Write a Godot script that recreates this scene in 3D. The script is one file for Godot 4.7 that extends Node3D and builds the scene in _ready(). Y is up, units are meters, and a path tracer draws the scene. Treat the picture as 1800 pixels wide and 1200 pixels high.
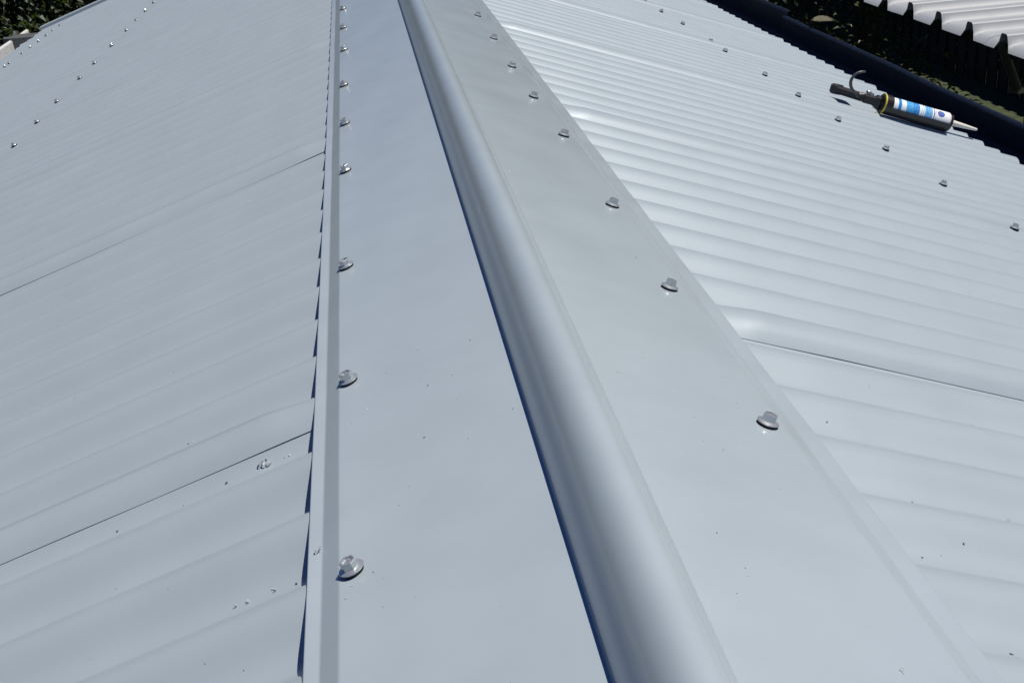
extends Node3D

# ------------------------------------------------------------------ basics
const SLOPE := 0.3317
const PITCH := 0.0762
const PH_L := -1.4735
const PH_R := -1.0487
const GABLE_Z := -6.68
const NEAR_Z := 1.15
const EAVE_L := 1.77
const EAVE_R := 1.315
const GROUND_Y := -2.2

var M := {}
var taken := {}
var noise := FastNoiseLite.new()

func numbered(called: String) -> String:
	var c: int = taken.get(called, 0)
	taken[called] = c + 1
	return called if c == 0 else "%s_%03d" % [called, c]

func base(called: String, at := Vector3.ZERO) -> Node3D:
	var o := Node3D.new()
	o.name = numbered(called)
	add_child(o)
	o.position = at
	return o

func tag(o: Node, label := "", category := "", group := "", kind := "") -> Node:
	if label != "": o.set_meta("label", label)
	if category != "": o.set_meta("category", category)
	if group != "": o.set_meta("group", group)
	if kind != "": o.set_meta("kind", kind)
	return o

func part(called: String, mesh: Mesh, mat: Material, parent: Node) -> MeshInstance3D:
	var o := MeshInstance3D.new()
	o.name = numbered(called) if parent == self else called
	o.mesh = mesh
	o.material_override = mat
	parent.add_child(o, true)
	return o

# a point on a roof slope: u down the slope from the ridge line, h above the flange plane
func S(side: float, u: float, z: float, h := 0.0) -> Vector3:
	return Vector3(side * (u * cos(SLOPE) + h * sin(SLOPE)), -u * sin(SLOPE) + h * cos(SLOPE), z)

func slope_basis(side: float, spin := 0.0) -> Basis:
	var n := Vector3(side * sin(SLOPE), cos(SLOPE), 0)
	var z := Vector3(0, 0, 1)
	var x := n.cross(z).normalized()
	return Basis(x, n, z) * Basis(Vector3.UP, spin)

func corr_n(side: float, z: float) -> float:
	return ((z - PH_L) / PITCH + 0.11) / 1.005 if side < 0 else (z - PH_R) / PITCH + 0.12

func corr_z(side: float, n: float) -> float:
	return PH_L + (-0.11 + 1.005 * n) * PITCH if side < 0 else PH_R + (-0.12 + n) * PITCH

func corr_h(n: float) -> float:
	return -0.0060 - 0.0081 * (1.0 - cos(TAU * n))

# ------------------------------------------------------------------ mesh tools
class Geo:
	var v := PackedVector3Array()
	var n := PackedVector3Array()
	var uv := PackedVector2Array()
	var i := PackedInt32Array()

	func grid(p: PackedVector3Array, nu: int, nv: int, flip := false) -> void:
		# p[r * nu + c]; smooth normals from neighbours
		var o := v.size()
		for r in nv:
			for c in nu:
				var a := p[r * nu + maxi(c - 1, 0)]
				var b := p[r * nu + mini(c + 1, nu - 1)]
				var d := p[maxi(r - 1, 0) * nu + c]
				var e := p[mini(r + 1, nv - 1) * nu + c]
				var m := (b - a).cross(e - d).normalized()
				v.push_back(p[r * nu + c])
				n.push_back(-m if flip else m)
				uv.push_back(Vector2(float(c) / maxi(nu - 1, 1), float(r) / maxi(nv - 1, 1)))
		for r in nv - 1:
			for c in nu - 1:
				var q := o + r * nu + c
				if flip:
					i.append_array([q, q + 1, q + nu, q + 1, q + nu + 1, q + nu])
				else:
					i.append_array([q, q + nu, q + 1, q + 1, q + nu, q + nu + 1])

	func tri(a: Vector3, b: Vector3, c: Vector3, nn := Vector3.ZERO) -> void:
		var m := (c - a).cross(b - a).normalized() if nn == Vector3.ZERO else nn
		var o := v.size()
		for k in [a, b, c]:
			v.push_back(k)
			n.push_back(m)
			uv.push_back(Vector2.ZERO)
		i.append_array([o, o + 1, o + 2])

	func quad(a: Vector3, b: Vector3, c: Vector3, d: Vector3) -> void:
		tri(a, b, c)
		tri(a, c, d)

	func box(c: Vector3, s: Vector3, bs := Basis.IDENTITY, bev := 0.0) -> void:
		var h := s * 0.5
		var k := minf(bev, minf(h.x, minf(h.y, h.z)) * 0.9)
		var P := func(x: float, y: float, z: float) -> Vector3: return c + bs * Vector3(x, y, z)
		for ax in 3:
			for sg in [-1.0, 1.0]:
				var q: Array = []
				for w in [[-1, -1], [1, -1], [1, 1], [-1, 1]]:
					var t := Vector3.ZERO
					t[ax] = sg * h[ax]
					t[(ax + 1) % 3] = w[0] * (h[(ax + 1) % 3] - k)
					t[(ax + 2) % 3] = w[1] * (h[(ax + 2) % 3] - k)
					q.push_back(P.call(t.x, t.y, t.z))
				if sg > 0: quad(q[0], q[3], q[2], q[1])
				else: quad(q[0], q[1], q[2], q[3])
		if k > 0.0:
			for ax in 3:
				var b1 := (ax + 1) % 3
				var b2 := (ax + 2) % 3
				for s1 in [-1.0, 1.0]:
					for s2 in [-1.0, 1.0]:
						var q2: Array = []
						for w in [[-1, 0], [1, 0], [1, 1], [-1, 1]]:
							var t2 := Vector3.ZERO
							t2[ax] = w[0] * (h[ax] - k)
							t2[b1] = s1 * (h[b1] if w[1] == 0 else h[b1] - k)
							t2[b2] = s2 * (h[b2] - k if w[1] == 0 else h[b2])
							q2.push_back(P.call(t2.x, t2.y, t2.z))
						if s1 * s2 > 0: quad(q2[0], q2[3], q2[2], q2[1])
						else: quad(q2[0], q2[1], q2[2], q2[3])
			for sx in [-1.0, 1.0]:
				for sy in [-1.0, 1.0]:
					for sz in [-1.0, 1.0]:
						var ta: Vector3 = P.call(sx * h.x, sy * (h.y - k), sz * (h.z - k))
						var tb: Vector3 = P.call(sx * (h.x - k), sy * h.y, sz * (h.z - k))
						var tc: Vector3 = P.call(sx * (h.x - k), sy * (h.y - k), sz * h.z)
						if sx * sy * sz > 0: tri(ta, tc, tb)
						else: tri(ta, tb, tc)

	# surface of revolution about an axis; prof = [[along, radius], ...]
	func lathe(prof: Array, seg: int, o: Vector3, ax: Vector3, side: Vector3, a0 := 0.0, a1 := TAU) -> void:
		var w := ax.cross(side).normalized()
		for k in prof.size() - 1:
			var p := PackedVector3Array()
			for j in 2:
				for s in seg + 1:
					var t := a0 + (a1 - a0) * s / seg
					p.push_back(o + ax * float(prof[k + j][0]) + (side * cos(t) + w * sin(t)) * float(prof[k + j][1]))
			grid(p, seg + 1, 2, true)

	func tube(path: PackedVector3Array, rad: PackedFloat32Array, seg := 8, caps := true) -> void:
		var p := PackedVector3Array()
		var up := Vector3(0.31, 0.87, 0.38).normalized()
		for k in path.size():
			var t := (path[mini(k + 1, path.size() - 1)] - path[maxi(k - 1, 0)]).normalized()
			var s := t.cross(up)
			if s.length() < 0.05: s = t.cross(Vector3.RIGHT)
			s = s.normalized()
			var w := t.cross(s)
			for j in seg + 1:
				var a := TAU * j / seg
				p.push_back(path[k] + (s * cos(a) + w * sin(a)) * rad[k])
		grid(p, seg + 1, path.size(), true)
		if caps:
			for e in [0, path.size() - 1]:
				for j in seg:
					var a0 := p[e * (seg + 1) + j]
					var a1 := p[e * (seg + 1) + j + 1]
					if e == 0: tri(path[0], a0, a1)
					else: tri(path[e], a1, a0)

	func mesh() -> ArrayMesh:
		var arr := []
		arr.resize(Mesh.ARRAY_MAX)
		arr[Mesh.ARRAY_VERTEX] = v
		arr[Mesh.ARRAY_NORMAL] = n
		arr[Mesh.ARRAY_TEX_UV] = uv
		arr[Mesh.ARRAY_INDEX] = i
		var am := ArrayMesh.new()
		am.add_surface_from_arrays(Mesh.PRIMITIVE_TRIANGLES, arr)
		return am

# a thin bent metal sheet: pts(section) swept along rows, closed by an underside and edges
func sheet_geo(top: PackedVector3Array, nu: int, nv: int, thick: float, flip: bool) -> Geo:
	var g := Geo.new()
	g.grid(top, nu, nv, flip)
	var low := PackedVector3Array()
	low.resize(top.size())
	for k in top.size():
		low[k] = top[k] - g.n[k] * thick
	g.grid(low, nu, nv, not flip)
	for r in [0, nv - 1]:
		var p := PackedVector3Array()
		for c in nu: p.push_back(top[r * nu + c])
		for c in nu: p.push_back(low[r * nu + c])
		g.grid(p, nu, 2, (r == 0) == flip)
	for c in [0, nu - 1]:
		var p2 := PackedVector3Array()
		for r in nv: p2.push_back(top[r * nu + c])
		for r in nv: p2.push_back(low[r * nu + c])
		g.grid(p2, nv, 2, (c == 0) != flip)
	return g

# ------------------------------------------------------------------ materials
func lin(r: float, g: float, b: float) -> Color:
	return Color(r, g, b).linear_to_srgb()

func noise_tex(seed_: int, freq: float, lo: float, hi: float, octaves := 4, size := 512) -> ImageTexture:
	var f := FastNoiseLite.new()
	f.seed = seed_
	f.frequency = freq
	f.fractal_octaves = octaves
	f.noise_type = FastNoiseLite.TYPE_SIMPLEX_SMOOTH
	var im := f.get_seamless_image(size, size)
	im.convert(Image.FORMAT_RGB8)
	for y in size:
		for x in size:
			var t := lerpf(lo, hi, im.get_pixel(x, y).r)
			im.set_pixel(x, y, Color(t, t, t))
	return ImageTexture.create_from_image(im)

func plain(c: Color, rough: float, metal := 0.0, spec := 0.5) -> StandardMaterial3D:
	var m := StandardMaterial3D.new()
	m.albedo_color = c
	m.roughness = rough
	m.metallic = metal
	m.metallic_specular = spec
	return m

func textured(m: StandardMaterial3D, alb: Texture2D, rgh: Texture2D, scale: float) -> StandardMaterial3D:
	m.uv1_triplanar = true
	m.uv1_world_triplanar = true
	m.uv1_scale = Vector3(scale, scale, scale)
	if alb: m.albedo_texture = alb
	if rgh:
		m.roughness_texture = rgh
		m.roughness_texture_channel = BaseMaterial3D.TEXTURE_CHANNEL_RED
	return m

func make_materials() -> void:
	var film := noise_tex(3, 0.012, 0.955, 1.0, 5)
	var gloss := noise_tex(8, 0.02, 0.85, 1.0, 4)
	var mottled := noise_tex(21, 0.03, 0.6, 1.0, 5)
	# one coil-coated paint for capping, sheets and trim; the smooth capping only keeps a higher gloss
	var paint := lin(0.362, 0.432, 0.492)
	M.cap = textured(plain(paint, 0.2, 0.0), film, gloss, 1.7)
	M.sheet = textured(plain(paint, 0.48, 0.13, 0.45), film, gloss, 1.3)
	M.trim = textured(plain(paint, 0.48, 0.13, 0.45), film, gloss, 1.3)
	M.zinc = plain(lin(0.52, 0.56, 0.59), 0.3, 0.65)
	M.rubber = plain(lin(0.012, 0.013, 0.015), 0.7)
	M.navy = textured(plain(lin(0.006, 0.015, 0.040), 0.6, 0.0, 0.35), mottled, gloss, 2.0)
	M.swarf = plain(lin(0.75, 0.75, 0.74), 0.3, 0.6)
	M.speck = plain(lin(0.03, 0.032, 0.035), 0.6)
	M.rust = plain(lin(0.10, 0.035, 0.02), 0.8)
	M.white_sheet = textured(plain(lin(0.35, 0.38, 0.415), 0.6, 0.1), film, gloss, 1.0)
	M.white_gutter = textured(plain(lin(0.68, 0.70, 0.71), 0.3), film, gloss, 1.0)
	M.closure = plain(lin(0.16, 0.165, 0.17), 0.7)
	M.dark_metal = plain(lin(0.09, 0.095, 0.10), 0.45)
	M.black = plain(lin(0.013, 0.013, 0.015), 0.38)
	M.steel = plain(lin(0.30, 0.31, 0.32), 0.35, 0.8)
	M.grey_lever = plain(lin(0.07, 0.075, 0.08), 0.35, 0.3)
	M.yellow = plain(lin(0.55, 0.45, 0.03), 0.5)
	M.nozzle = plain(lin(0.72, 0.71, 0.66), 0.42)
	M.nozzle.subsurf_scatter_enabled = false
	M.white_plastic = plain(lin(0.78, 0.79, 0.80), 0.35)
	M.wall = textured(plain(lin(0.30, 0.31, 0.32), 0.8), mottled, null, 0.8)
	M.paling = textured(plain(lin(0.014, 0.014, 0.015), 0.85), mottled, null, 1.5)  # near black: the deep shade behind the patio is put into this colour
	M.timber = textured(plain(lin(0.06, 0.055, 0.05), 0.8), mottled, null, 2.0)
	M.ground = textured(plain(lin(0.062, 0.085, 0.034), 0.95), mottled, null, 0.7)
	M.bark = textured(plain(lin(0.05, 0.04, 0.03), 0.9), mottled, null, 3.0)
	M.leaf = plain(lin(0.030, 0.048, 0.016), 0.45)
	M.leaf_dark = plain(lin(0.016, 0.028, 0.012), 0.5)
	M.leaf_sunlit = plain(lin(0.12, 0.15, 0.035), 0.45)  # paler green: sunlit glints on the foliage are put into this colour
	M.leaf_olive = plain(lin(0.075, 0.07, 0.035), 0.7)
	for k in ["leaf", "leaf_dark", "leaf_sunlit"]:
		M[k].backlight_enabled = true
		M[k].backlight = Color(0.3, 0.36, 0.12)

# ------------------------------------------------------------------ the roof
func fillet(pts: PackedVector2Array, r: float, steps := 4) -> PackedVector2Array:
	var out := PackedVector2Array()
	out.push_back(pts[0])
	for k in range(1, pts.size() - 1):
		var a := pts[k - 1]
		var b := pts[k]
		var c := pts[k + 1]
		var d := minf(r, minf(a.distance_to(b), b.distance_to(c)) * 0.45)
		var p0 := b + (a - b).normalized() * d
		var p1 := b + (c - b).normalized() * d
		for s in steps + 1:
			var t := float(s) / steps
			out.push_back(p0.lerp(b, t).lerp(b.lerp(p1, t), t))
	out.push_back(pts[pts.size() - 1])
	return out

func fl(side: float, u: float, h := 0.0) -> Vector2:
	var p := S(side, u, 0, h)
	return Vector2(p.x, p.y)

func cap_section() -> PackedVector2Array:
	var left := PackedVector2Array([fl(-1, 0.1586, -0.0062), fl(-1, 0.158, -0.0042), fl(-1, 0.1496, -0.005), fl(-1, 0.1375, 0.0), fl(-1, 0.0192, 0.0)])
	var right := PackedVector2Array([fl(1, 0.0262, 0.0), fl(1, 0.1515, 0.0), fl(1, 0.1642, -0.005), fl(1, 0.1772, -0.0042), fl(1, 0.1778, -0.0062)])
	# roll, in a frame that sits between the two flange ends
	var a := left[4]
	var b := right[0]
	var ex := (b - a).normalized()
	var ey := Vector2(-ex.y, ex.x)
	var o := (a + b) * 0.5
	var roll := PackedVector2Array()
	var half := a.distance_to(b) * 0.5
	for k in 37:
		var t := lerpf(PI - 0.16, 0.16, k / 36.0)
		roll.push_back(o + ex * half * 0.97 * cos(t) + ey * 0.040 * sin(t))
	var raw := PackedVector2Array()
	raw.append_array(left)
	raw.push_back(roll[0])
	var leftf := fillet(raw, 0.001, 4)
	leftf.remove_at(leftf.size() - 1)
	var raw2 := PackedVector2Array([roll[36]])
	raw2.append_array(right)
	var rightf := fillet(raw2, 0.001, 4)
	rightf.remove_at(0)
	var out := PackedVector2Array()
	out.append_array(leftf)
	out.append_array(roll)
	out.append_array(rightf)
	# finer on the flat flanges, where the metal pans and dents
	var fine := PackedVector2Array([out[0]])
	for k in range(1, out.size()):
		var n := int(ceil(out[k].distance_to(out[k - 1]) / 0.007))
		for s in range(1, n + 1):
			fine.push_back(out[k - 1].lerp(out[k], float(s) / n))
	return fine

var screw_dents: Array = []

func cap_push(x: float, z: float) -> float:
	# panning of the flat metal; the folds and the roll hold it still
	var side := -1.0 if x < 0.005 else 1.0
	var u := absf(x) / cos(SLOPE)
	var a0 := 0.024 if side < 0 else 0.034
	var a1 := 0.136 if side < 0 else 0.150
	var w := clampf((u - a0) / 0.03, 0, 1) * clampf((a1 - u) / 0.02, 0, 1)
	w = w * w * (3 - 2 * w)
	var far := clampf((-z - 0.9) / 1.2, 0, 1)
	var amp := lerpf(0.00035, 0.0011 if side > 0 else 0.0006, far)
	var d := noise.get_noise_2d(z * 3.2, side * 40.0 + u * 6.0) * amp * w * 2.0
	for s in screw_dents:
		if s[0] == side and absf(z - s[2]) < 0.2:
			var du: float = (u - s[1]) / 0.035
			var dz: float = (z - s[2]) / 0.05
			d -= (0.0004 + 0.0009 * far * (1.0 if side > 0 else 0.35)) * exp(-(du * du + dz * dz))
	return d

func edge_wave(x: float, z: float) -> float:
	# the dressed edge lies a little higher or lower between the screws
	var u := absf(x) / cos(SLOPE)
	return noise.get_noise_2d(z * 6.0, 300.0 + signf(x) * 50.0) * 0.0011 * clampf((u - 0.151) / 0.010, 0, 1)

func ridge_cap(parent: Node) -> void:
	var sec := cap_section()
	var zs := PackedFloat32Array()
	var z := 1.0
	while z > -6.72:
		zs.push_back(z)
		z -= 0.010 if z < -0.3 and z > -3.2 else 0.03
	var nu := sec.size()
	var top := PackedVector3Array()
	for zz in zs:
		for c in nu:
			var s := sec[c]
			var nrm := Vector2(signf(s.x) * sin(SLOPE), cos(SLOPE))
			var q := s + nrm * cap_push(s.x, zz) + Vector2(0, edge_wave(s.x, zz))
			top.push_back(Vector3(q.x, q.y, zz))
	var o := part("ridge_cap", sheet_geo(top, nu, zs.size(), 0.0006, false).mesh(), M.cap, parent)
	tag(o, "smooth pale blue grey ridge capping with rounded roll along its middle")

func roof_sheet(parent: Node, side: float, n_near: float, n_far: float, eave: float, sd: int) -> void:
	var per := 12
	var n0 := maxf(n_far, corr_n(side, GABLE_Z))
	var n1 := minf(n_near, corr_n(side, NEAR_Z))
	if n1 <= n0: return
	var nu := int(round((n1 - n0) * per)) + 1
	var us := PackedFloat32Array()
	var u := 0.05
	while u < eave - 0.001:
		us.push_back(u)
		u += 0.009 if u < 0.22 else 0.06
	us.push_back(eave)
	var top := PackedVector3Array()
	for uu in us:
		for c in nu:
			var n := lerpf(n0, n1, float(c) / (nu - 1))
			var off := lerpf(-0.0002, 0.0003, clampf((n - n_far) / (n_near - n_far), 0, 1))
			var lip := clampf((n - (n_near - 0.3)) / 0.3, 0, 1)
			var open_ := 1.0 if corr_z(side, n_near) > -1.6 else 0.15
			off += lip * lip * open_ * (0.0001 + 0.0012 * maxf(0.0, noise.get_noise_2d(uu * 5.0, sd * 7.3)))
			# the lapped corrugation stands fuller than the others and drops steeply to its edge
			var clear := clampf((uu - 0.157 - (0.019 if side > 0 else 0.0)) / 0.035, 0, 1)
			var full := lerpf(0.4, 1.0, clear)
			var t0 := (n - (n_near - 0.42)) / 0.42
			if t0 > 0.0:
				var convex := corr_h(0) + 0.0026 * clear - (corr_h(0) + 0.0026 * clear - corr_h(n_near)) * pow(t0, 2.6)
				off += full * (convex - corr_h(n))
			elif t0 > -1.0:
				off += 0.0026 * clear * (0.5 + 0.5 * cos(PI * t0))
			off += noise.get_noise_2d(uu * 2.2 + sd * 11.0, n * 0.7) * 0.0005
			var zz := corr_z(side, n) + noise.get_noise_2d(uu * 1.5, 90.0 + n * 0.35) * 0.0012
			top.push_back(S(side, uu, zz, corr_h(n) + off))
	part("roof_sheet", sheet_geo(top, nu, us.size(), 0.0005, side < 0).mesh(), M.sheet, parent)

var head_mesh: ArrayMesh
var washer_mesh: ArrayMesh
var seal_mesh: ArrayMesh

func screw_meshes() -> void:
	var g := Geo.new()
	# hexagon head with a shallow dished top
	var R := 0.0047
	var y0 := 0.0021
	var y1 := 0.0068
	for k in 6:
		var a := TAU * k / 6
		var b := TAU * (k + 1) / 6
		var da := Vector3(cos(a), 0, sin(a))
		var db := Vector3(cos(b), 0, sin(b))
		var up := Vector3.UP
		g.quad(da * R * 1.02 + up * y0, da * R + up * (y1 - 0.0004), db * R + up * (y1 - 0.0004), db * R * 1.02 + up * y0)
		g.quad(da * R + up * (y1 - 0.0004), da * R * 0.93 + up * y1, db * R * 0.93 + up * y1, db * R + up * (y1 - 0.0004))
		g.quad(da * R * 0.93 + up * y1, da * R * 0.74 + up * y1, db * R * 0.74 + up * y1, db * R * 0.93 + up * y1)
		g.quad(da * R * 0.74 + up * y1, da * R * 0.66 + up * (y1 - 0.0009), db * R * 0.66 + up * (y1 - 0.0009), db * R * 0.74 + up * y1)
		g.tri(da * R * 0.66 + up * (y1 - 0.0009), up * (y1 - 0.0009), db * R * 0.66 + up * (y1 - 0.0009))
	# raised mark in the dish
	g.box(Vector3(0.0002, y1 - 0.00075, 0), Vector3(0.0028, 0.0004, 0.0006), Basis(Vector3.UP, 0.5))
	g.box(Vector3(-0.0004, y1 - 0.00079, 0.0003), Vector3(0.0006, 0.0004, 0.0024), Basis(Vector3.UP, 0.4))
	head_mesh = g.mesh()
	g = Geo.new()
	g.lathe([[0.0013, 0.0064], [0.0013, 0.0069], [0.0016, 0.0071], [0.0019, 0.0069], [0.0026, 0.0052], [0.0029, 0.0044], [0.0029, 0.0]], 28, Vector3.ZERO, Vector3.UP, Vector3.RIGHT)
	washer_mesh = g.mesh()
	g = Geo.new()
	g.lathe([[-0.0006, 0.0], [-0.0006, 0.0061], [0.0004, 0.0064], [0.0014, 0.0063], [0.0014, 0.0]], 24, Vector3.ZERO, Vector3.UP, Vector3.RIGHT)
	seal_mesh = g.mesh()

var screw_rng := RandomNumberGenerator.new()

func screw(parent: Node, side: float, u: float, z: float, h: float) -> void:
	var s := Node3D.new()
	s.name = "roofing_screw"
	parent.add_child(s, true)
	var lean := Basis(Vector3(1, 0, 0), screw_rng.randf_range(-0.035, 0.035)) * Basis(Vector3(0, 0, 1), screw_rng.randf_range(-0.035, 0.035))
	s.transform = Transform3D(slope_basis(side) * lean * Basis(Vector3.UP, screw_rng.randf() * TAU), S(side, u, z, h))
	part("hex_head", head_mesh, M.zinc, s)
	part("washer", washer_mesh, M.zinc, s)
	part("rubber_seal", seal_mesh, M.rubber, s)

func gutter(parent: Node, side: float, eave: float, mat: Material, label: String, z0: float, z1: float, lip_up: float, wide := 0.21) -> void:
	# open square-line gutter: back, floor, front with a rolled lip
	var e := S(side, eave, 0, -0.02)
	var x0 := absf(e.x) - 0.025
	var y := e.y - 0.012
	var sec := PackedVector2Array([Vector2(x0, y), Vector2(x0, y - 0.085), Vector2(x0 + wide - 0.04, y - 0.09), Vector2(x0 + wide - 0.006, y - 0.06), Vector2(x0 + wide, y + 0.004 + lip_up), Vector2(x0 + wide + 0.01, y + 0.009 + lip_up), Vector2(x0 + wide + 0.017, y + 0.003 + lip_up), Vector2(x0 + wide + 0.015, y - 0.010 + lip_up)])
	sec = fillet(sec, 0.008, 4)
	var nv := 40
	var top := PackedVector3Array()
	for r in nv:
		var z := lerpf(z1, z0, float(r) / (nv - 1))
		var w := noise.get_noise_2d(z * 2.0, 500.0) * 0.003
		for c in sec.size():
			top.push_back(Vector3(side * (sec[c].x + w * 0.5), sec[c].y + w, z))
	var o := part("gutter", sheet_geo(top, sec.size(), nv, 0.0009, side > 0).mesh(), mat, parent)
	tag(o, label)

func main_roof() -> void:
	var b := base("metal_roofed_building", Vector3.ZERO)
	tag(b, "low building under pale grey corrugated roof with screwed roll top ridge capping", "building")
	screw_rng.seed = 77
	# drilled by eye, in threes and fours along the crests
	var zl_: Array[float] = [-0.322, -0.553, -0.788, -1.026, -1.34, -1.568, -1.814, -2.105, -2.341, -2.583, -2.89, -3.12, -3.35, -3.65]
	var zr_: Array[float] = [-0.362, -0.665, -0.905, -1.134, -1.42, -1.632, -1.854, -2.109, -2.368, -2.67, -2.9, -3.13, -3.44]
	for z in zl_: screw_dents.push_back([-1.0, 0.1295, z])
	for z in zr_: screw_dents.push_back([1.0, 0.1355, z])
	ridge_cap(b)
	for j in range(3, -8, -1):
		roof_sheet(b, -1, 10.0 * j - 0.72, 10.0 * (j - 1) - 1.77, EAVE_L, 20 + j)
	for j in range(3, -9, -1):
		roof_sheet(b, 1, 10.0 * j + 2.36, 10.0 * (j - 1) + 1.31, EAVE_R, 60 + j)
	screw_meshes()
	for z: float in zl_:
		screw(b, -1, 0.1295 + screw_rng.randf_range(-0.001, 0.001), z, 0.0006 + cap_push(-0.1295 * cos(SLOPE), z))
	for z2: float in zr_:
		var uu: float = 0.139 if z2 > -0.8 else (0.137 if z2 > -1.45 else 0.132)
		screw(b, 1, uu + screw_rng.randf_range(-0.001, 0.001), z2, 0.0006 + cap_push(uu * cos(SLOPE), z2))
	for n in [-14, -17, -20, -23, -27, -30, -34, -38, -41, -44, -47, -51, -54]:
		screw(b, -1, 0.912 + 0.0004 * (-n - 17), corr_z(-1, n), corr_h(0) + 0.0008)
	for n in [-46, -49, -50, -53, -55, -57, -59, -61, -63]:
		screw(b, -1, 1.602 + screw_rng.randf_range(-0.004, 0.004), corr_z(-1, n), corr_h(0) + 0.0008)
	for n in [-4, -7, -10, -13, -16, -19, -22, -26, -28, -32, -35, -38]:
		screw(b, 1, 0.842 + screw_rng.randf_range(-0.006, 0.006), corr_z(1, n), corr_h(0) + 0.0008)
	# gutters, barge flashing and walls
	gutter(b, 1, EAVE_R, M.navy, "dark navy gutter under the eave", -4.5, 1.1, 0.0)
	gutter(b, 1, EAVE_R + 0.012, M.navy, "dark navy gutter length with higher front lip", GABLE_Z, -4.47, 0.022)
	gutter(b, -1, EAVE_L, M.white_gutter, "white gutter with bright lip", GABLE_Z - 0.02, 1.1, 0.012, 0.115)
	# joiner clip on the white gutter
	var g := Geo.new()
	var e := S(-1, EAVE_L, 0, -0.02)
	g.box(Vector3(e.x - 0.062, e.y - 0.045, -6.46), Vector3(0.135, 0.118, 0.15), Basis.IDENTITY, 0.012)
	g.box(Vector3(e.x - 0.062, e.y - 0.04, -6.37), Vector3(0.145, 0.13, 0.022), Basis.IDENTITY, 0.006)
	tag(part("gutter_joiner", g.mesh(), M.dark_metal, b), "dark grey joiner on the white gutter")
	for sd in [-1.0, 1.0]:
		g = Geo.new()
		var ev: float = EAVE_L if sd < 0 else EAVE_R
		# barge flashing: an angle that caps the sheet ends at the far gable
		var top := PackedVector3Array()
		for k in 30:
			var u := lerpf(0.17, ev + 0.02, k / 29.0)
			for q in [[-0.09, -0.003], [-0.085, 0.004], [-0.004, 0.006], [0.004, 0.002], [0.005, -0.11]]:
				top.push_back(S(sd, u, GABLE_Z - float(q[0]) * -1.0 * -1.0 * -1.0 - 0.0, float(q[1])))
		part("barge_flashing", sheet_geo(top, 5, 30, 0.0008, sd > 0).mesh(), M.trim, b)
	g = Geo.new()
	var yl := S(-1, EAVE_L - 0.1, 0).y - 0.06
	var yr := S(1, EAVE_R - 0.1, 0).y - 0.06
	var xl := S(-1, EAVE_L - 0.1, 0).x
	var xr := S(1, EAVE_R - 0.1, 0).x
	var zc := (GABLE_Z + 0.08 + 1.05) * 0.5
	var zl := 1.05 - GABLE_Z - 0.08
	g.box(Vector3(xl, (yl + GROUND_Y) * 0.5, zc), Vector3(0.1, yl - GROUND_Y, zl))
	part("wall", g.mesh(), M.wall, b)
	g = Geo.new()
	g.box(Vector3(xr, (yr + GROUND_Y) * 0.5, zc), Vector3(0.1, yr - GROUND_Y, zl))
	part("wall", g.mesh(), M.wall, b)
	for z in [GABLE_Z + 0.13, 1.0]:
		g = Geo.new()
		var pts := [Vector2(xl + 0.06, GROUND_Y), Vector2(xl + 0.06, yl + 0.0), Vector2(0, -0.08), Vector2(xr - 0.06, yr), Vector2(xr - 0.06, GROUND_Y)]
		for s in [0.05, -0.05]:
			for k in range(1, 4):
				var a := Vector3(pts[0].x, pts[0].y, z + s)
				var c := Vector3(pts[k].x, pts[k].y, z + s)
				var d := Vector3(pts[k + 1].x, pts[k + 1].y, z + s)
				if s > 0: g.tri(a, c, d)
				else: g.tri(a, d, c)
		for k in 5:
			var p: Vector2 = pts[k]
			var q: Vector2 = pts[(k + 1) % 5]
			g.quad(Vector3(p.x, p.y, z + 0.05), Vector3(p.x, p.y, z - 0.05), Vector3(q.x, q.y, z - 0.05), Vector3(q.x, q.y, z + 0.05))
		part("gable_wall", g.mesh(), M.wall, b)

# ------------------------------------------------------------------ metal shavings
func curl_mesh(rng: RandomNumberGenerator, r: float, turns: float, w: float) -> ArrayMesh:
	var k := int(10 * turns) + 4
	var top := PackedVector3Array()
	var adv := rng.randf_range(0.2, 0.9) * r
	for j in k:
		var t := float(j) / (k - 1)
		var a := TAU * turns * t
		var rr := r * (0.75 + 0.4 * t)
		for s in [-0.5, 0.5]:
			top.push_back(Vector3(cos(a) * rr + adv * t * 2.0 + s * w * 0.3, sin(a) * rr * 0.55 + r * 0.62 + 0.0002, (s * w) + adv * t * 2.5))
	return sheet_geo(top, 2, k, 0.00018, false).mesh()

func chip_mesh(rng: RandomNumberGenerator, s: float) -> ArrayMesh:
	var g := Geo.new()
	g.box(Vector3(0, s * 0.22, 0), Vector3(s, s * 0.36, s * rng.randf_range(0.5, 0.9)), Basis(Vector3(0.2, 0.1, 1).normalized(), rng.randf_range(-0.15, 0.15)), s * 0.14)
	g.box(Vector3(s * 0.45, s * 0.3, s * 0.2), Vector3(s * 0.7, s * 0.16, s * 0.3), Basis(Vector3(0, 1, 0.6).normalized(), rng.randf_range(-0.7, 0.7)), s * 0.06)
	return g.mesh()

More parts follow.
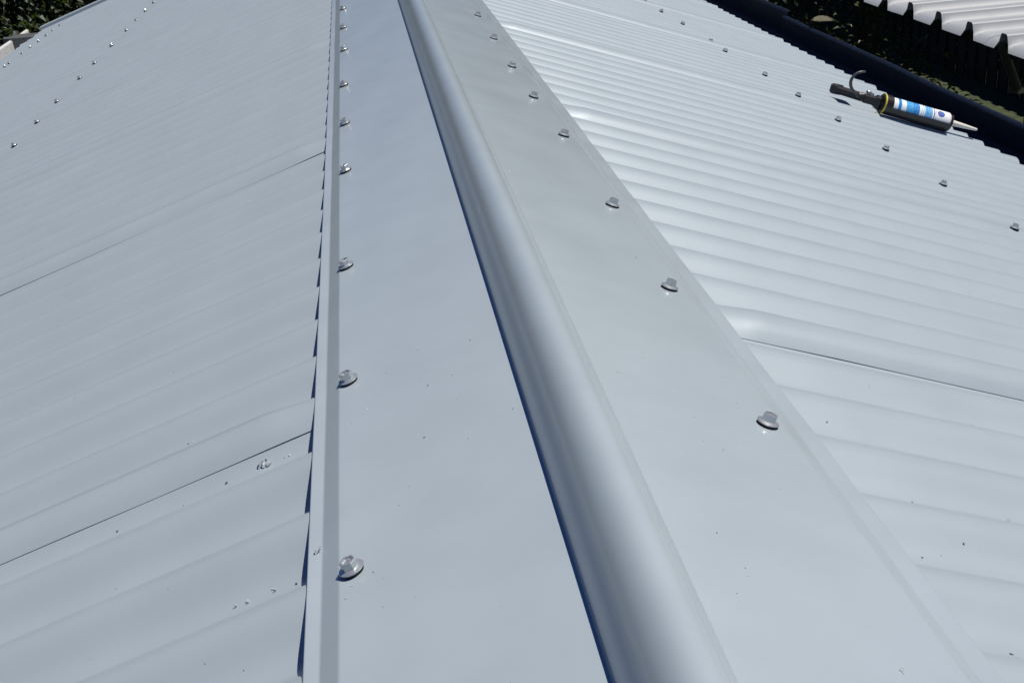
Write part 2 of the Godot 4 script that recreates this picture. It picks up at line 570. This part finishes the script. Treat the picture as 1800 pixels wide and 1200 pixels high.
func shavings() -> void:
	var rng := RandomNumberGenerator.new()
	rng.seed = 5
	# kind: c curl, w bright chip, d dark chip; side, u, z, size
	var on_left := [["c", 0.2032, -0.7598, 2.4], ["c", 0.2013, -0.764, 2.0], ["c", 0.1978, -0.7595, 1.6], ["w", 0.1839, -0.7607, 1.2], ["w", 0.1872, -0.7608, 0.9], ["d", 0.2301, -0.7602, 1.5], ["d", 0.3114, -0.7591, 1.3], ["d", 0.2503, -0.7242, 0.8], ["c", 0.2106, -0.6034, 1.2], ["c", 0.2032, -0.6028, 1.1], ["c", 0.1865, -0.6024, 1.3], ["d", 0.1735, -0.601, 1.2], ["w", 0.2631, -0.8435, 1.2], ["d", 0.267, -0.8435, 1.1], ["w", 0.2143, -0.7955, 1.0], ["w", 0.1754, -0.7884, 1.0]]
	var on_right := [["c", 0.2117, -0.7297, 1.2], ["w", 0.1757, -0.6627, 1.0], ["d", 0.2365, -0.6405, 1.1], ["w", 0.2435, -0.6393, 1.0], ["c", 0.3028, -0.6397, 1.1], ["d", 0.2387, -0.581, 1.0], ["w", 0.5753, -1.1057, 1.9], ["d", 0.217, -0.4815, 1.6], ["d", 0.2084, -0.568, 0.9]]
	var cap_left := [["c", 0.1535, -0.5932, 1.7], ["w", 0.1302, -0.5405, 1.1], ["d", 0.1186, -0.5446, 0.7], ["d", 0.134, -0.531, 0.6], ["d", 0.0753, -0.7293, 1.1], ["d", 0.0825, -0.6627, 1.0], ["d", 0.0418, -0.7695, 0.8], ["d", 0.027, -0.6504, 0.7], ["w", 0.1177, -0.7336, 0.7]]
	var cap_right := [["w", 0.0795, -1.1618, 1.4], ["w", 0.0393, -1.1747, 1.4], ["d", 0.1236, -0.9719, 0.8], ["d", 0.0595, -0.5115, 0.7], ["r", 0.1580, -0.5093, 0.8], ["c", 0.1179, -0.4184, 1.0], ["d", 0.0942, -0.6138, 0.6], ["d", 0.0651, -0.4819, 0.6], ["w", 0.0874, -0.4914, 0.6], ["w", 0.1267, -0.69, 0.7]]
	for set_ in [[on_left, -1.0, false], [on_right, 1.0, false], [cap_left, -1.0, true], [cap_right, 1.0, true]]:
		for it in set_[0]:
			var side: float = set_[1]
			var u: float = it[1]
			var z: float = it[2]
			var s: float = it[3] * 0.001
			var h := 0.0
			if set_[2]:
				h = cap_push(side * u * cos(SLOPE), z)
				if u > 0.148: h = -0.0046 + edge_wave(side * u, z)
			else:
				var n := corr_n(side, z)
				h = corr_h(n) + 0.0004
			var mesh: ArrayMesh
			var mat: Material = M.swarf
			if it[0] == "c": mesh = curl_mesh(rng, s, rng.randf_range(0.7, 1.7), s * 0.45)
			else: mesh = chip_mesh(rng, s)
			if it[0] == "d": mat = M.speck
			if it[0] == "r": mat = M.rust
			var o := part("metal_shaving", mesh, mat, self)
			o.transform = Transform3D(slope_basis(side, rng.randf() * TAU), S(side, u, z, h))
			var where: String = "on the smooth ridge capping" if set_[2] else "on the corrugated sheets"
			var look: String = {"c": "curled bright metal shaving lying ", "w": "tiny bright metal chip lying ", "d": "tiny dark drilling chip lying ", "r": "tiny rusty chip lying "}[it[0]]
			tag(o, look + where, "shaving", look.strip_edges() + " " + where)
	# the finest dust of the drilling: past counting
	var g := Geo.new()
	for k in 110:
		var side := -1.0 if rng.randf() < 0.5 else 1.0
		var cap := rng.randf() < 0.45
		var u := rng.randf_range(0.045, 0.13) if cap else rng.randf_range(0.18, 0.42)
		var z := rng.randf_range(-1.25, -0.4) if rng.randf() < 0.6 else rng.randf_range(-0.85, -0.45)
		var h := cap_push(side * u * cos(SLOPE), z) if cap else corr_h(corr_n(side, z)) + 0.0004
		var s := rng.randf_range(0.00015, 0.0003)
		g.box(S(side, u, z, h + s * 0.3), Vector3(s * rng.randf_range(1, 2.2), s, s), slope_basis(side, rng.randf() * TAU))
	var dust := part("drilling_dust", g.mesh(), M.speck, self)
	tag(dust, "fine dark specks of drilling dust scattered over the roof", "dust", "", "stuff")

# ------------------------------------------------------------------ caulking gun
func cartridge_print() -> ImageTexture:
	var W := 512
	var H := 256
	var im := Image.create(W, H, false, Image.FORMAT_RGB8)
	var white := Color(0.93, 0.95, 0.97)
	var blue := Color(0.16, 0.52, 0.82)
	var sky := Color(0.24, 0.62, 0.88)
	var navy := Color(0.08, 0.16, 0.48)
	im.fill(white)
	var band := func(a: float, b: float, c: Color) -> void: im.fill_rect(Rect2i(0, int(a * H), W, maxi(1, int((b - a) * H))), c)
	band.call(0.085, 0.14, blue)
	band.call(0.225, 0.34, sky)
	band.call(0.34, 0.46, blue)
	band.call(0.495, 0.505, Color(0.55, 0.72, 0.88))
	band.call(0.525, 0.54, Color(0.5, 0.7, 0.87))
	band.call(0.555, 0.69, Color(0.34, 0.64, 0.88))
	band.call(0.715, 0.73, navy)
	# the lines of small print, only ever a texture of strokes in the picture
	var rng := RandomNumberGenerator.new()
	rng.seed = 9
	for blk in [[0.235, 0.45, Color(0.5, 0.78, 0.95)], [0.565, 0.68, Color(0.75, 0.87, 0.97)], [0.74, 0.77, navy]]:
		var y: float = blk[0]
		while y < blk[1]:
			var x := 0
			while x < W:
				var l := rng.randi_range(4, 22)
				if rng.randf() < 0.6: im.fill_rect(Rect2i(x, int(y * H), l, 2), blk[2])
				x += l + rng.randi_range(3, 8)
			y += 0.02
	# oval emblem, repeated round the tube
	for cx in [64, 192, 320, 448]:
		for y in range(int(0.775 * H), int(0.905 * H)):
			for x in range(cx - 34, cx + 34):
				var a: float = (x - cx) / 32.0
				var b: float = (y / float(H) - 0.84) / 0.062
				var d := sqrt(a * a + b * b)
				if d < 1.0: im.set_pixel(x, y, Color(0.13, 0.24, 0.62) if d < 0.88 else navy)
				if d < 0.75 and (int(absf(a) * 9.0 + absf(b) * 5.0) % 3) == 0: im.set_pixel(x, y, Color(0.55, 0.68, 0.90))
	return ImageTexture.create_from_image(im)

func caulking_gun() -> void:
	# local frame: x along the gun towards the nozzle, y off the roof, z along the ridge
	var side := 1.0
	var nrm := Vector3(sin(SLOPE), cos(SLOPE), 0)
	var dn := Vector3(cos(SLOPE), -sin(SLOPE), 0)
	var at := S(1, 1.062, -2.588, corr_h(0) + 0.0218)
	var ax := (dn + Vector3(0, 0, 1) * 0.055).normalized()
	var zz := ax.cross(nrm).normalized()
	var frame := Transform3D(Basis(ax, zz.cross(ax).normalized() * 0.81, zz * 0.81), at)
	var t := base("caulking_gun")
	t.transform = frame
	tag(t, "black caulking gun with yellow ring lying on the roof near the navy gutter", "caulking gun")
	var X := Vector3.RIGHT
	var Y := Vector3.UP
	# cradle: lower half shell, open to the upper far side
	var top := PackedVector3Array()
	for k in 21:
		var a := deg_to_rad(lerpf(-205, -6, k / 20.0))
		for x in [0.012, 0.06, 0.11, 0.158]:
			top.push_back(Vector3(x, sin(a) * 0.0255, cos(a) * 0.0255))
	part("cradle", sheet_geo(top, 4, 21, 0.0011, true).mesh(), M.black, t)
	var g := Geo.new()
	g.lathe([[0.156, 0.009], [0.156, 0.0258], [0.1595, 0.0258], [0.1595, 0.009]], 28, Vector3.ZERO, X, Y, deg_to_rad(35), deg_to_rad(325))
	part("front_plate", g.mesh(), M.black, t)
	g = Geo.new()
	g.lathe([[-0.004, 0.0], [-0.004, 0.0245], [-0.002, 0.0262], [0.018, 0.0262], [0.018, 0.0238], [0.0, 0.0238]], 32, Vector3.ZERO, X, Y)
	part("collar", g.mesh(), M.black, t)
	g = Geo.new()
	g.lathe([[-0.0018, 0.0255], [-0.0018, 0.0270], [0.0, 0.0273], [0.0018, 0.0270], [0.0018, 0.0255]], 32, Vector3.ZERO, X, Y)
	tag(part("ring", g.mesh(), M.yellow, t), "yellow ring")
	# frame head with its ratchet housing
	g = Geo.new()
	g.box(Vector3(-0.026, 0.001, 0.0), Vector3(0.044, 0.024, 0.019), Basis.IDENTITY, 0.004)
	g.box(Vector3(-0.012, 0.0, 0.0), Vector3(0.016, 0.036, 0.028), Basis.IDENTITY, 0.006)
	g.box(Vector3(-0.052, 0.006, 0.002), Vector3(0.02, 0.016, 0.015), Basis(Vector3(0, 0, 1), 0.3), 0.004)
	part("frame", g.mesh(), M.black, t)
	g = Geo.new()
	g.box(Vector3(-0.034, 0.0165, 0.0), Vector3(0.018, 0.009, 0.012), Basis(Vector3(0, 0, 1), -0.35), 0.002)
	part("thumb_release", g.mesh(), M.steel, t)
	# handle: runs back from the frame, ends square
	g = Geo.new()
	var hb := Basis(Vector3.UP, -0.9) * Basis(Vector3(0, 0, 1), 0.04)
	g.box(Vector3(-0.05, -0.002, -0.046), Vector3(0.1, 0.022, 0.026), hb, 0.006)
	g.box(Vector3(-0.082, -0.004, -0.088), Vector3(0.022, 0.027, 0.032), hb, 0.005)
	part("handle", g.mesh(), M.black, t)
	# trigger: a bent strap that rises and hooks over towards the nozzle
	var path := PackedVector3Array()
	var rad := PackedFloat32Array()
	for k in 17:
		var s := k / 16.0
		var a := lerpf(deg_to_rad(262), deg_to_rad(95), s)
		path.push_back(Vector3(-0.056 + cos(a) * 0.027, 0.036 + sin(a) * 0.03, -0.004 - 0.006 * s))
		rad.push_back(lerpf(0.0042, 0.0028, s))
	g = Geo.new()
	g.tube(path, rad, 10)
	part("trigger", g.mesh(), M.grey_lever, t)
	g = Geo.new()
	g.lathe([[-0.004, 0.0], [-0.004, 0.005], [0.012, 0.005], [0.012, 0.0]], 12, Vector3(-0.05, 0.007, -0.004), Vector3(0, 0, 1), Y)
	part("trigger_pin", g.mesh(), M.steel, t)
	g = Geo.new()
	g.lathe([[0.0, 0.0], [0.0, 0.0035], [0.052, 0.0035], [0.052, 0.0]], 10, Vector3(-0.05, 0.0, 0.0), X, Y)
	part("push_rod", g.mesh(), M.grey_lever, t)
	# the cartridge in the cradle
	var c := base("sealant_cartridge")
	c.transform = frame
	tag(c, "white and blue banded sealant cartridge with cream nozzle held in the black gun", "cartridge")
	var printed := plain(Color.WHITE, 0.35)
	printed.albedo_texture = cartridge_print()
	var tube := PackedVector3Array()
	for r in 2:
		for k in 41:
			var a := TAU * k / 40.0
			tube.push_back(Vector3(0.0185 if r == 0 else 0.151, cos(a) * 0.0236, sin(a) * 0.0236))
	g = Geo.new()
	g.grid(tube, 41, 2, true)
	part("tube", g.mesh(), printed, c)
	g = Geo.new()
	g.lathe([[0.151, 0.0236], [0.1535, 0.0232], [0.1552, 0.0222], [0.1555, 0.006]], 40, Vector3.ZERO, X, Y)
	part("end_cap", g.mesh(), M.white_plastic, c)
	g = Geo.new()
	g.lathe([[0.1552, 0.0095], [0.163, 0.0095], [0.166, 0.0082], [0.2, 0.0058], [0.226, 0.0035], [0.2275, 0.0026], [0.222, 0.0015]], 24, Vector3.ZERO, X, Y)
	part("nozzle", g.mesh(), M.nozzle, c)

# ------------------------------------------------------------------ the neighbour's patio roof
func patio() -> void:
	var x0 := 1.85
	var x1 := 4.7
	var y0 := -0.449
	var pitch := 0.229
	var z_first := -4.362 # crest of one rib
	var b := base("patio_cover", Vector3.ZERO)
	tag(b, "white ribbed metal patio roof with open rib ends beyond the gutter", "patio roof")
	for j in range(-6, 4):
		var zc := z_first + j * pitch * 3.0
		var sec: Array = []
		for k in 3:
			var c := zc + (k + 0.5) * pitch - pitch * 0.5
			# pan, rise, crown, fall; a faint swage in the middle of the pan
			for q in [[-0.5, 0.0], [-0.42, 0.0], [-0.2, 0.0], [-0.125, 0.0015], [-0.085, 0.024], [-0.06, 0.029], [0.06, 0.029], [0.085, 0.024], [0.125, 0.0015], [0.2, 0.0], [0.42, 0.0]]:
				sec.push_back([c + float(q[0]) * pitch, float(q[1])])
		sec.push_back([zc + 2.5 * pitch + 0.0, 0.0])
		var xs := [x0 - 0.004, x0, x0 + 0.012, x0 + 0.03, x0 + 0.6, x0 + 1.4, x1]
		var top := PackedVector3Array()
		for xi in xs.size():
			var x: float = xs[xi]
			for s in sec:
				var y: float = y0 + (x - x0) * 0.012 + s[1]
				var xx := x
				if s[1] < 0.001 and x < x0 + 0.02:
					# the pan end is turned down
					var f := (x0 + 0.03 - x) / 0.034
					y -= f * f * 0.022
					xx -= 0.006 * f
				top.push_back(Vector3(xx, y + (0.0012 if j % 2 == 0 else 0.0), s[0]))
		part("roof_panel", sheet_geo(top, sec.size(), xs.size(), 0.0008, true).mesh(), M.white_sheet, b)
	for j in range(-18, 12):
		var gc := Geo.new()
		var zr := z_first + (j + 0.5) * pitch - pitch * 0.5
		var yb := y0 - 0.002
		var poly := [Vector2(-0.12, 0.0), Vector2(-0.082, 0.0225), Vector2(-0.058, 0.0272), Vector2(0.058, 0.0272), Vector2(0.082, 0.0225), Vector2(0.12, 0.0)]
		for k in range(1, 5):
			for dx in [0.014, 0.020]:
				var q: Array = []
				for w in [0, k, k + 1]: q.push_back(Vector3(x0 + dx, yb + poly[w].y, zr + poly[w].x * pitch))
				if dx < 0.016: gc.tri(q[0], q[1], q[2])
				else: gc.tri(q[0], q[2], q[1])
		part("rib_closure", gc.mesh(), M.closure, b)
	var za := z_first - 6 * pitch * 3.0
	var zb := z_first + 4 * pitch * 3.0
	var g := Geo.new()
	g.box(Vector3(x0 + 0.35, y0 - 0.09, (za + zb) * 0.5), Vector3(0.05, 0.15, zb - za), Basis.IDENTITY, 0.004)
	part("beam", g.mesh(), M.timber, b)
	g = Geo.new()
	g.box(Vector3(x1 - 0.15, y0 - 0.06, (za + zb) * 0.5), Vector3(0.05, 0.15, zb - za), Basis.IDENTITY, 0.004)
	part("beam", g.mesh(), M.timber, b)
	for z in [-8.3, -5.6, -2.3]:
		for x in [x0 + 0.35, x1 - 0.15]:
			g = Geo.new()
			var yt: float = y0 - 0.16
			g.box(Vector3(x, (yt + GROUND_Y) * 0.5, z), Vector3(0.09, yt - GROUND_Y, 0.09), Basis.IDENTITY, 0.006)
			part("post", g.mesh(), M.timber, b)
	# raking strut with its steel shoe under the eave
	var p0 := Vector3(2.02, -0.52, -4.02)
	var p1 := Vector3(2.36, -0.80, -4.51)
	g = Geo.new()
	g.tube(PackedVector3Array([p0, p1]), PackedFloat32Array([0.016, 0.016]), 8)
	part("strut", g.mesh(), M.dark_metal, b)
	g = Geo.new()
	g.box(p1, Vector3(0.06, 0.03, 0.05), Basis(Vector3.UP, 0.5), 0.004)
	part("strut_shoe", g.mesh(), M.steel, b)

func added_fence() -> void:  # added to keep the view under the patio roof dark
	var f := base("added_fence", Vector3(5.27, GROUND_Y, -11.0))
	tag(f, "added low fence coloured near black for the shade behind the patio roof", "fence")
	var rng := RandomNumberGenerator.new()
	rng.seed = 31
	var meshes: Array = []
	for k in 4:
		var g := Geo.new()
		g.box(Vector3(0, 0.42, 0), Vector3(0.018, 0.9, 0.112), Basis.IDENTITY, 0.003)
		meshes.push_back(g.mesh())
	for k in 110:
		var o := part("paling", meshes[k % 4], M.paling, f)
		o.position = Vector3(0.011 * (k % 2) * 2.0 + rng.randf_range(-0.001, 0.001), rng.randf_range(-0.04, -0.02), -5.5 + k * 0.1)
		o.rotation.x = rng.randf_range(-0.006, 0.006)
	for y in [0.2, 0.68]:
		var g2 := Geo.new()
		g2.box(Vector3(0.045, y, 0), Vector3(0.045, 0.07, 11.0))
		part("rail", g2.mesh(), M.paling, f)

# ------------------------------------------------------------------ plants
func leaf(g: Geo, p: Vector3, d: Vector3, up: Vector3, l: float, w: float, fold: float) -> void:
	var s := d.cross(up).normalized()
	var n := s.cross(d).normalized()
	var a := p
	var m1 := p + d * l * 0.38 + n * fold * l * 0.12
	var tip := p + d * l - n * l * 0.12
	var r1 := p + d * l * 0.42 + s * w * 0.5 + n * l * fold * 0.3
	var l1 := p + d * l * 0.42 - s * w * 0.5 + n * l * fold * 0.3
	g.tri(a, m1, r1)
	g.tri(m1, tip, r1)
	g.tri(a, l1, m1)
	g.tri(m1, l1, tip)

func foliage(rng: RandomNumberGenerator, c: Vector3, r: Vector3, clumps: int, per: int, l: float, spread: float) -> Geo:
	var g := Geo.new()
	for k in clumps:
		var d := Vector3(rng.randfn(), rng.randfn(), rng.randfn()).normalized()
		var rr := pow(rng.randf(), 0.45)
		var cc := c + d * r * rr * rng.randf_range(0.85, 1.08)
		for j in per:
			var o := Vector3(rng.randfn(), rng.randfn() * 0.7, rng.randfn()) * spread
			var dir := (o.normalized() + d * 0.5 + Vector3(0, -0.25, 0) + Vector3(rng.randfn(), rng.randfn(), rng.randfn()) * 0.3).normalized()
			var up := (Vector3.UP + Vector3(rng.randfn(), 0, rng.randfn()) * 0.5).normalized()
			var ll := l * rng.randf_range(0.6, 1.25)
			leaf(g, cc + o, dir, up, ll, ll * rng.randf_range(0.4, 0.55), rng.randf_range(0.2, 0.8))
	return g

func plant(called: String, label: String, category: String, group: String, foot: Vector3, c: Vector3, r: Vector3, clumps: int, per: int, l: float, spread: float, mat: Material, sd: int, pale := 0) -> Node3D:
	var rng := RandomNumberGenerator.new()
	rng.seed = sd
	var t := base(called, foot)
	tag(t, label, category, group)
	var g := Geo.new()
	var cl := c - foot
	var thick := 0.03 + r.length() * 0.035
	g.tube(PackedVector3Array([Vector3(0, -0.05, 0), cl * 0.35 + Vector3(0.03, 0, 0.02), cl * 0.7 + Vector3(-0.02, 0, 0), cl + Vector3(0, r.y * 0.4, 0)]), PackedFloat32Array([thick, thick * 0.8, thick * 0.6, thick * 0.25]), 9)
	part("trunk", g.mesh(), M.bark, t)
	g = Geo.new()
	for k in 9:
		var a := TAU * k / 9.0 + rng.randf()
		var s := cl * rng.randf_range(0.5, 0.95)
		var e := cl + Vector3(cos(a) * r.x, rng.randf_range(-0.3, 0.7) * r.y, sin(a) * r.z) * rng.randf_range(0.6, 0.85)
		g.tube(PackedVector3Array([s, s.lerp(e, 0.5) + Vector3(0, r.y * 0.06, 0), e]), PackedFloat32Array([thick * 0.45, thick * 0.28, thick * 0.08]), 6)
	part("branches", g.mesh(), M.bark, t)
	part("crown", foliage(rng, cl, r, clumps, per, l, spread).mesh(), mat, t)
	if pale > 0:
		part("sunlit_leaves", foliage(rng, cl, r * 1.04, pale, 4, l * 1.1, spread * 0.7).mesh(), M.leaf_sunlit, t)  # sun glints, coloured in as paler leaves among the dark ones
	return t

func single_leaf(at: Vector3, d: Vector3, up: Vector3, l: float, w: float, mat: Material, label: String) -> void:
	var rows := 7
	var top := PackedVector3Array()
	var s := d.cross(up).normalized()
	var n := s.cross(d).normalized()
	for r in rows:
		var t := r / float(rows - 1)
		var ww := w * (sin(PI * pow(t, 0.8)) * 0.96 + 0.04)
		for c in 5:
			var q := (c / 4.0 - 0.5)
			top.push_back(at + d * l * t + s * q * ww + n * (absf(q) * w * 0.35 + sin(t * PI) * l * 0.08))
	var o := part("large_leaf", sheet_geo(top, 5, rows, 0.0006, false).mesh(), mat, self)
	tag(o, label, "leaf")

func garden() -> void:
	var g := Geo.new()
	var p := PackedVector3Array()
	for r in 41:
		for c in 41:
			var x := (c - 20) * 6.0
			var z := (r - 20) * 6.0
			p.push_back(Vector3(x, GROUND_Y + (noise.get_noise_2d(x * 0.1, z * 0.1) * 0.3 if absf(x) + absf(z) > 40 else 0.0), z))
	g.grid(p, 41, 41, false)
	var o := part("ground", g.mesh(), M.ground, self)
	tag(o, "mown green lawn around the building", "lawn", "", "structure")
	# shrubs in the strip between the gutter and the patio roof
	var z := -4.9
	var labels := ["dark leafy shrub growing under the near end of the patio eave", "dark leafy shrub with sun glints coloured into its leaves below the patio eave", "tall dark leafy shrub between gutter and patio roof", "dense dark shrub by the far end of the navy gutter", "dark shrub past the raised gutter length"]
	for k in 5:
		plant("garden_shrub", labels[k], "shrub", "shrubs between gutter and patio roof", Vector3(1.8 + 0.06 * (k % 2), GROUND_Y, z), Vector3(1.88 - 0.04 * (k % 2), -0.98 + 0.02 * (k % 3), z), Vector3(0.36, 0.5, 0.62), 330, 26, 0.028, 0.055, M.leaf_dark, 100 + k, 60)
		z -= 1.0
	# trees beyond the far gable
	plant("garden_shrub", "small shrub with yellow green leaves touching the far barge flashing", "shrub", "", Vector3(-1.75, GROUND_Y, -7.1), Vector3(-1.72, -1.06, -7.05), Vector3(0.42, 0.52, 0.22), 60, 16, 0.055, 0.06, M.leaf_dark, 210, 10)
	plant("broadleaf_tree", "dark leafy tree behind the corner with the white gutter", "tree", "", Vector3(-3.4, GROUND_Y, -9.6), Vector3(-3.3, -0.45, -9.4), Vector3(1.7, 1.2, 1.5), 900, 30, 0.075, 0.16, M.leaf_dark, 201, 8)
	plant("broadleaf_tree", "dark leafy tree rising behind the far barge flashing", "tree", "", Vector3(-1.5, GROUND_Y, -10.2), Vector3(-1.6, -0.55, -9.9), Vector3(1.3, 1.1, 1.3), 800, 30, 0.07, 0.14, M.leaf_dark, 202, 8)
	plant("broadleaf_tree", "dark leafy tree far behind the white gutter", "tree", "", Vector3(-4.6, GROUND_Y, -12.0), Vector3(-4.6, -0.4, -12.0), Vector3(2.0, 1.5, 2.0), 420, 30, 0.1, 0.2, M.leaf_dark, 203, 0)
	# tall trees past the far end on the gutter side, mirrored in the capping
	plant("tall_tree", "tall tree beyond the far end of the roof on the patio side", "tree", "", Vector3(3.4, GROUND_Y, -13.5), Vector3(3.4, 2.0, -13.5), Vector3(2.4, 2.8, 2.2), 500, 30, 0.16, 0.32, M.leaf, 204, 0)
	plant("tall_tree", "tall tree beyond the patio roof and the added fence", "tree", "", Vector3(7.8, GROUND_Y, -13.0), Vector3(7.8, 1.8, -13.0), Vector3(2.6, 2.8, 2.4), 500, 30, 0.16, 0.32, M.leaf, 205, 0)
	plant("tall_tree", "tall dark tree standing between the two other tall trees", "tree", "", Vector3(5.6, GROUND_Y, -16.5), Vector3(5.6, 1.8, -16.5), Vector3(2.6, 2.8, 2.4), 500, 30, 0.16, 0.32, M.leaf_dark, 206, 0)
	single_leaf(Vector3(1.43, -0.435, -4.22), Vector3(0.75, -0.05, 0.15).normalized(), Vector3(0, 1, 0.2), 0.085, 0.055, M.leaf_olive, "dull olive broad leaf lying across the navy gutter lip")

# ------------------------------------------------------------------ main
func _ready() -> void:
	var cam := Camera3D.new()
	cam.name = "camera"
	var rr := Vector3(0.99036806, -0.05930132, 0.12511775)
	var uu := Vector3(0.10336898, 0.91787251, -0.38317738)
	var ff := Vector3(0.09211922, -0.39241993, -0.91516154)
	cam.transform = Transform3D(Basis(rr, uu, -ff).orthonormalized(), Vector3(-0.089, 0.3123, 0.0))
	cam.fov = 30.359
	cam.near = 0.02
	cam.far = 400.0
	add_child(cam)
	cam.current = true

	var we := WorldEnvironment.new()
	we.name = "world_environment"
	var env := Environment.new()
	env.background_mode = Environment.BG_SKY
	var sky := Sky.new()
	var sm := ProceduralSkyMaterial.new()
	sm.sky_top_color = Color(0.20, 0.36, 0.66)
	sm.sky_horizon_color = Color(0.52, 0.67, 0.84)
	sm.sky_curve = 0.12
	sm.ground_bottom_color = Color(0.10, 0.12, 0.09)
	sm.ground_horizon_color = Color(0.45, 0.52, 0.56)
	sm.sun_angle_max = 12.0
	sky.sky_material = sm
	env.sky = sky
	env.background_energy_multiplier = 0.44
	env.tonemap_mode = Environment.TONE_MAPPER_LINEAR
	env.tonemap_exposure = 1.03
	env.sdfgi_enabled = true
	env.ssao_enabled = true
	env.ssil_enabled = true
	we.environment = env
	add_child(we)

	var sun := DirectionalLight3D.new()
	sun.name = "sun"
	sun.light_color = Color(1.0, 0.965, 0.91)
	sun.light_energy = 1.5
	sun.light_angular_distance = 0.5
	sun.shadow_enabled = true
	add_child(sun)
	sun.look_at_from_position(Vector3(0.31, 1.0, 0.04), Vector3.ZERO, Vector3(0, 0, 1))

	noise.seed = 12
	noise.frequency = 1.0
	noise.fractal_octaves = 2
	make_materials()
	main_roof()
	patio()
	added_fence()
	caulking_gun()
	garden()
	shavings()
